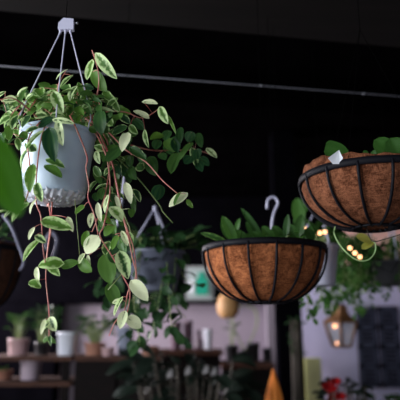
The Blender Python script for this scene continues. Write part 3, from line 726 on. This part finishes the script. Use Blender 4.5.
YC2=5.2; a=P(224,363,YC2); b2=P(272,363,YC2)
t=empty('counter',(a.x/2+b2.x/2,YC2+.3,0),'lower dark counter with an orange-brown top beneath the middle basket','counter')
m=MB(); box(m,(a.x,YC2,0),(b2.x,YC2+.6,a.z-.05)); m.build('counter_body',M['darkwood'],t)
m=MB(); box(m,(a.x-.02,YC2-.03,a.z-.05),(b2.x+.02,YC2+.62,a.z),.006); m.build('countertop',M['brownwood'],t); zc2=a.z

def potthing(name,label,cat,px,wpx,hpx,Y,z,mat,taper=.75,plant=None,group=None,seed=1,leafm='leafbg'):
    x=P(px,350,Y).x; r=wpx*.5*pix(Y); H=hpx*pix(Y)
    t=empty(name,(x,Y,z),label,cat,group); m=MB()
    lathe(m,(x,Y,z),[(.001,0),(r*taper,0),(r*(taper+.02),.006),(r*.97,H*.86),(r*1.03,H*.87),(r*1.03,H),(r*.94,H),(r*.93,H*.88),(.001,H*.86)],36); m.build('pot',mat,t)
    if plant:
        R.seed(seed); n,hh,L,w,sp=plant; a_,b2=MB(),MB()
        upright(a_,b2,(x,Y,z+H*.86),n,hh,L,w,sp,(0,.2),(.1,.9)); a_.build('stems',M['greenstem'],t); b2.build('leaves',M[leafm],t)
    return t
Yp=YT+.2
def zof(Y,zv): return zv
potthing('flower_pot','white glazed pot on the upper board of the left rack','pot',67,20,22,Yp,zt1,M['white'],.8)
potthing('flower_pot','mauve glazed pot on the lower board of the left rack','pot',32,20,18,Yp,zt2,M['mauvepot'],.85)
potthing('potted_plant','leafy green plant in a terracotta pot on the black cabinet, right of the white pot','plant',95,20,12,Yp,zt1,M['terracotta'],.8,(70,.20,.06,.035,.11),seed=2)
potthing('flower_pot','blue-grey pot on the black cabinet below the drooping red vine tip','pot',125,17,27,Yp,zt1,M['bluepot'],.8)
potthing('potted_plant','small plant in a pink pot at the left end of the upper rack board','plant',18,20,16,Yp,zt1,M['pinkpot'],.8,(30,.20,.06,.035,.08),seed=3)
potthing('potted_plant','narrow leafy plant in a terracotta pot on the lower rack board at the left edge','plant',4,20,9,Yp,zt2,M['terracotta'],.8,(26,.03,.03,.02,.04),seed=4)
potthing('flower_pot','squat pink pot on the black cabinet between the leafy plant and the blue-grey pot','pot',108,13,8,Yp-.1,zt1,M['pinkpot'],.8)
potthing('flower_pot','small terracotta pot at the right end of the black cabinet','pot',150,17,9,Yp,zt1,M['terracotta'],.8)
potthing('potted_plant','dim blue-green plant in a black pot between the pink and white pots on the rack','plant',42,14,12,Yp+.1,zt1,M['blackpot'],.8,(40,.26,.07,.04,.08),seed=6,leafm='leafdim')
# vases on the counter
potthing('vase','tall plum cylinder vase at the left of the counter','vase',176,10,26,YC+.2,zc1,M['plum'],1.0,group='plum cylinder vases')
potthing('vase','tall plum cylinder vase beside the first, nearer the small dark bottle','vase',188,9,27,YC+.22,zc1,M['plum'],1.0,group='plum cylinder vases')
x=P(199,350,YC+.2).x; t=empty('bottle',(x,YC+.2,zc1),'small dark bottle on the counter between the plum vases and the white vase','bottle')
u=pix(YC); m=MB(); lathe(m,(x,YC+.2,zc1),[(.001,0),(3.6*u,0),(3.8*u,.01),(3.8*u,8*u),(1.8*u,12*u),(1.7*u,16*u)],24,cap1=True); m.build('glass_body',M['plum'],t)
m=MB(); lathe(m,(x,YC+.2,zc1+16*u),[(2.1*u,0),(2.1*u,2.5*u)],16,cap0=True,cap1=True); m.build('cap',M['blackpot'],t)
potthing('vase','small white vase standing near the right end of the counter','vase',208,9,19,YC+.2,zc1,M['white'],.8)
potthing('potted_plant','arching grassy plant in a small black pot at the left of the lower counter','plant',232,13,16,YC2+.15,zc2,M['blackpot'],.8,(14,.24,.07,.018,.05),seed=7)
potthing('flower_pot','square black pot in the middle of the lower counter','pot',253,13,18,YC2+.2,zc2,M['blackpot'],.9)
potthing('flower_pot','small black pot at the right end of the lower counter','pot',267,9,13,YC2+.2,zc2,M['blackpot'],.9)
# arching thin stems above the counter plant (two loops)
t=empty('potted_plant',(P(245,350,YC2+.47).x,YC2+.47,zc2),'tall thin looping green stems rising between the two black pots','plant')
m=MB(); lathe(m,t.location,[(.001,0),(.05,0),(.055,.09),(.06,.09),(.06,.1),(.05,.1),(.001,.085)],24); m.build('pot',M['blackpot'],t)
m=MB()
for s in (-1,1):
    tube(m,smooth_path([Vector(t.location)+Vector((0,0,.09)),P(245+s*3,345,YC2+.44),P(245+s*12,325,YC2+.42),P(245+s*10,310,YC2+.42),P(245+s*2,306,YC2+.42)],5),.007,6)
m.build('stems',M['greenstem'],t)

# amber wicker globe under the middle basket
YG=4.6; gc=P(228,305,YG); t=empty('pendant_shade',gc,'round amber wicker pendant shade below the left side of the middle basket','lamp')
m=MB(); u=pix(YG); lathe(m,gc,[(3*u,-13*u),(7*u,-12*u),(10.5*u,-7*u),(11*u,0),(9.5*u,7*u),(5*u,12*u),(2*u,13*u)],32,cap0=True,cap1=True); m.build('lamp_shade',M['amber'],t)
m=MB(); tube(m,[gc+Vector((0,0,13*u)),Vector((gc.x,YG,ZC))],.004,6); m.build('cord',M['cord'],t)

# orange folded parasol
YO=3.3; oc=P(274,400,YO); x=oc.x; u=pix(YO)
t=empty('folded_parasol',(x,YO,0),'bright orange pointed folded canopy standing before the dark pillar','parasol')
zt=P(274,369,YO).z; m=MB()
lathe(m,(x,YO,zt),[(.6*u,0),(2.2*u,-6*u),(4.8*u,-14*u),(7.5*u,-24*u),(8.8*u,-34*u),(8.6*u,-60*u),(7*u,-95*u),(3*u,-100*u)],48,fn=lambda r,z,g:(r*(1+.12*math.sin(8*g)),z),cap0=True,cap1=True); m.build('canopy',M['orange'],t)
m=MB(); tube(m,[Vector((x,YO,.03)),Vector((x,YO,zt-.5))],.02,10); m.build('pole',M['brownwood'],t)
m=MB(); lathe(m,(x,YO,0),[(.001,0),(.2,0),(.2,.04),(.03,.06),(.001,.06)],32); m.build('base',M['blackpot'],t)

# plants low, dark with a few pale leaves (bottom centre)
def floor_plant(name,label,px,py,Y,n,H,L,w,sp,leafm,seed,var=(0,.1),pale=()):
    z=P(px,py,Y).z; x=P(px,py,Y).x; ph=.38
    t=empty(name,(x,Y,0),label,'plant'); m=MB()
    lathe(m,(x,Y,0),[(.001,0),(.15,0),(.2,ph),(.21,ph),(.21,ph+.02),(.18,ph+.02),(.001,ph)],32); m.build('pot',M['blackpot'],t)
    R.seed(seed); a_,b2=MB(),MB(); hb=z-ph
    for k in range(n):
        g=R.uniform(0,6.28); rr=sp*math.sqrt(R.random()); h=hb+H*R.uniform(-.6,1)
        top=Vector((x+math.cos(g)*rr,Y+math.sin(g)*rr,ph+h)); s0=Vector((x+math.cos(g)*.05,Y+math.sin(g)*.05,ph))
        tube(a_,smooth_path([s0,s0.lerp(top,.6)+Vector((0,0,.05)),top],3),.004,5)
        d=Vector((math.cos(g),math.sin(g),R.uniform(-.8,.5))).normalized()
        leaf(b2,top,top+d*L*R.uniform(.7,1.1),w,Vector((0,-.5,.8))+jit(.3),R.uniform(*var),R.uniform(0,.8),nu=4,nv=7)
    a_.build('stems',M['darkstem'],t); b2.build('leaves',M[leafm],t); return t,a_
M['leafblack']=leafmat('dark_leaf',(.006,.010,.008),(.014,.024,.016),(.3,.3,.28),(.1,.2,.08))
t,_=floor_plant('potted_plant','tall dark broad-leaved plant with white blooms at bottom centre, before the counter',190,384,3.4,70,.16,.16,.07,.34,'leafblack',31)
for (x,y) in ((169,374),(187,371),(205,370),(213,372)):
    m=MB(); q=P(x,y,3.1); 
    leaf(m,q+Vector((.012,0,.02)),q-Vector((.01,0,.022)),.022,(0,-1,.1),1.0,.9); leaf(m,q+Vector((.005,0,.02)),q-Vector((-.014,0,.02)),.016,(.3,-1,.1),1.0,.9)
    bo=m.build('bloom',leafmat('white_bloom_%d'%x,(.3,.3,.32),(.3,.3,.32),(.32,.30,.33),(.3,.3,.3)),t); m=MB(); tube(m,[q+Vector((0,0,.03)),Vector((P(190,384,3.4).x,3.4,.5))],.002,4); m.build('flower_stem',M['darkstem'],bo)
t,_=floor_plant('potted_plant','dark spiky-leaved plant with red flowers at bottom right before the lilac wall',344,402,3.2,46,.10,.07,.032,.13,'leafblack',33)
for i,(x,y) in enumerate(((327,386),(335,381),(340,396),(331,388))):
    m=MB(); q=P(x,y,3.02)
    for k in range(6):
        g=k*math.pi/3; d=Vector((math.cos(g),-.4,math.sin(g)*.6)); leaf(m,q,q+d*.035,.024,(0,-1,.3),0,0,nu=4,nv=5)
    tube(m,[q,Vector((P(344,402,3.2).x,3.2,.6))],.002,4); m.build('flower',M['red'],t)
floor_plant('potted_plant','dark bushy plant in the bottom right corner beneath the navy shutters',388,412,4.1,50,.12,.09,.045,.17,'leafdim',35)
floor_plant('potted_plant','dim green trailing bush against the black pillar',297,345,4.22,44,.20,.05,.02,.04,'leafdim',37)

# right wall: shutters, yellow board, salmon poster
YW=6.6
for i,(x0,x1) in enumerate(((356,376),(378,398))):
    a=P(x0,306,YW); b2=P(x1,306,YW); t=empty('shutter',(a.x/2+b2.x/2,YW,.9),('left' if i==0 else 'right')+' one of the two dark navy louvred shutters on the lilac wall','shutter','navy shutters')
    z0=P(200,388,YW).z; z1=a.z; m=MB()
    for X in (a.x,b2.x-.05): box(m,(X,YW,z0),(X+.05,YW+.05,z1))
    for k in range(5): z=z0+(z1-z0-.05)*k/4; box(m,(a.x,YW,z),(b2.x,YW+.05,z+.05))
    m.build('frame',M['navy'],t); m=MB(); box(m,(a.x+.01,YW+.03,z0),(b2.x-.01,YW+.06,z1)); m.build('backing',M['blackwall'],t)
    m=MB(); z=z0+.03
    while z<z1-.04: box(m,(a.x+.05,YW+.005,z),(b2.x-.05,YW+.03,z+.022)); z+=.05
    m.build('slats',M['navyslat'],t)
m=MB(); YY=6.55; a=P(304,358,YY); b2=P(323,400,YY); box(m,(a.x,YY,0),(b2.x,YY+.08,a.z),.01); o=m.build('board',M['yellow'],origin=(a.x/2+b2.x/2,YY,0)); tag(o,'pale yellow upright board against the lilac wall right of the pillar','board')
m=MB(); pbox(m,345,222,420,268,6.62,.04,.005); o=m.build('wall_panel',M['salmon'],origin=P(382,268,6.62)); tag(o,'salmon pink panel high on the wall behind the right basket and its greenery','panel')

# ------------------------------------------------------------------ light
def area(name,loc,rot,sx,sy,power,rgb):
    d=bpy.data.lights.new(name,'AREA'); d.shape='RECTANGLE'; d.size=sx; d.size_y=sy; d.energy=power; d.color=rgb
    o=bpy.data.objects.new(name,d); col.objects.link(o); o.location=loc; o.rotation_euler=rot; return o
area('daylight_window_left',(XL-.3,(W1[0]+W1[1])/2,(W1[2]+W1[3])/2),(0,-math.pi/2,0),W1[3]-W1[2],W1[1]-W1[0],330,(.92,.96,1.0))
area('back_wall_fill',(XL-.3,(W2[0]+W2[1])/2,(W2[2]+W2[3])/2),(0,-math.pi/2,0),W2[3]-W2[2],W2[1]-W2[0],460,(1,.93,.98))  # added light brightening the back wall through an invented opening
area('front_fill',((W3[0]+W3[1])/2,YF-.3,(W3[2]+W3[3])/2),(math.pi/2,0,0),W3[1]-W3[0],W3[3]-W3[2],36,(.82,.90,1.0))  # added soft fill from behind the camera, no known window there
def plight(loc,p,rgb,r):
    d=bpy.data.lights.new('lamp_light','POINT'); d.energy=p; d.color=rgb; d.shadow_soft_size=r; o=bpy.data.objects.new('lamp_light',d); col.objects.link(o); o.location=loc
w=bpy.data.worlds.new('world'); sc.world=w; w.use_nodes=True; bg=w.node_tree.nodes['Background']; bg.inputs[0].default_value=(.75,.85,1,1); bg.inputs[1].default_value=.5
vs=sc.view_settings; vs.view_transform='Standard'; vs.look='None'; vs.gamma=1; vs.use_curve_mapping=False; vs.exposure=0.0
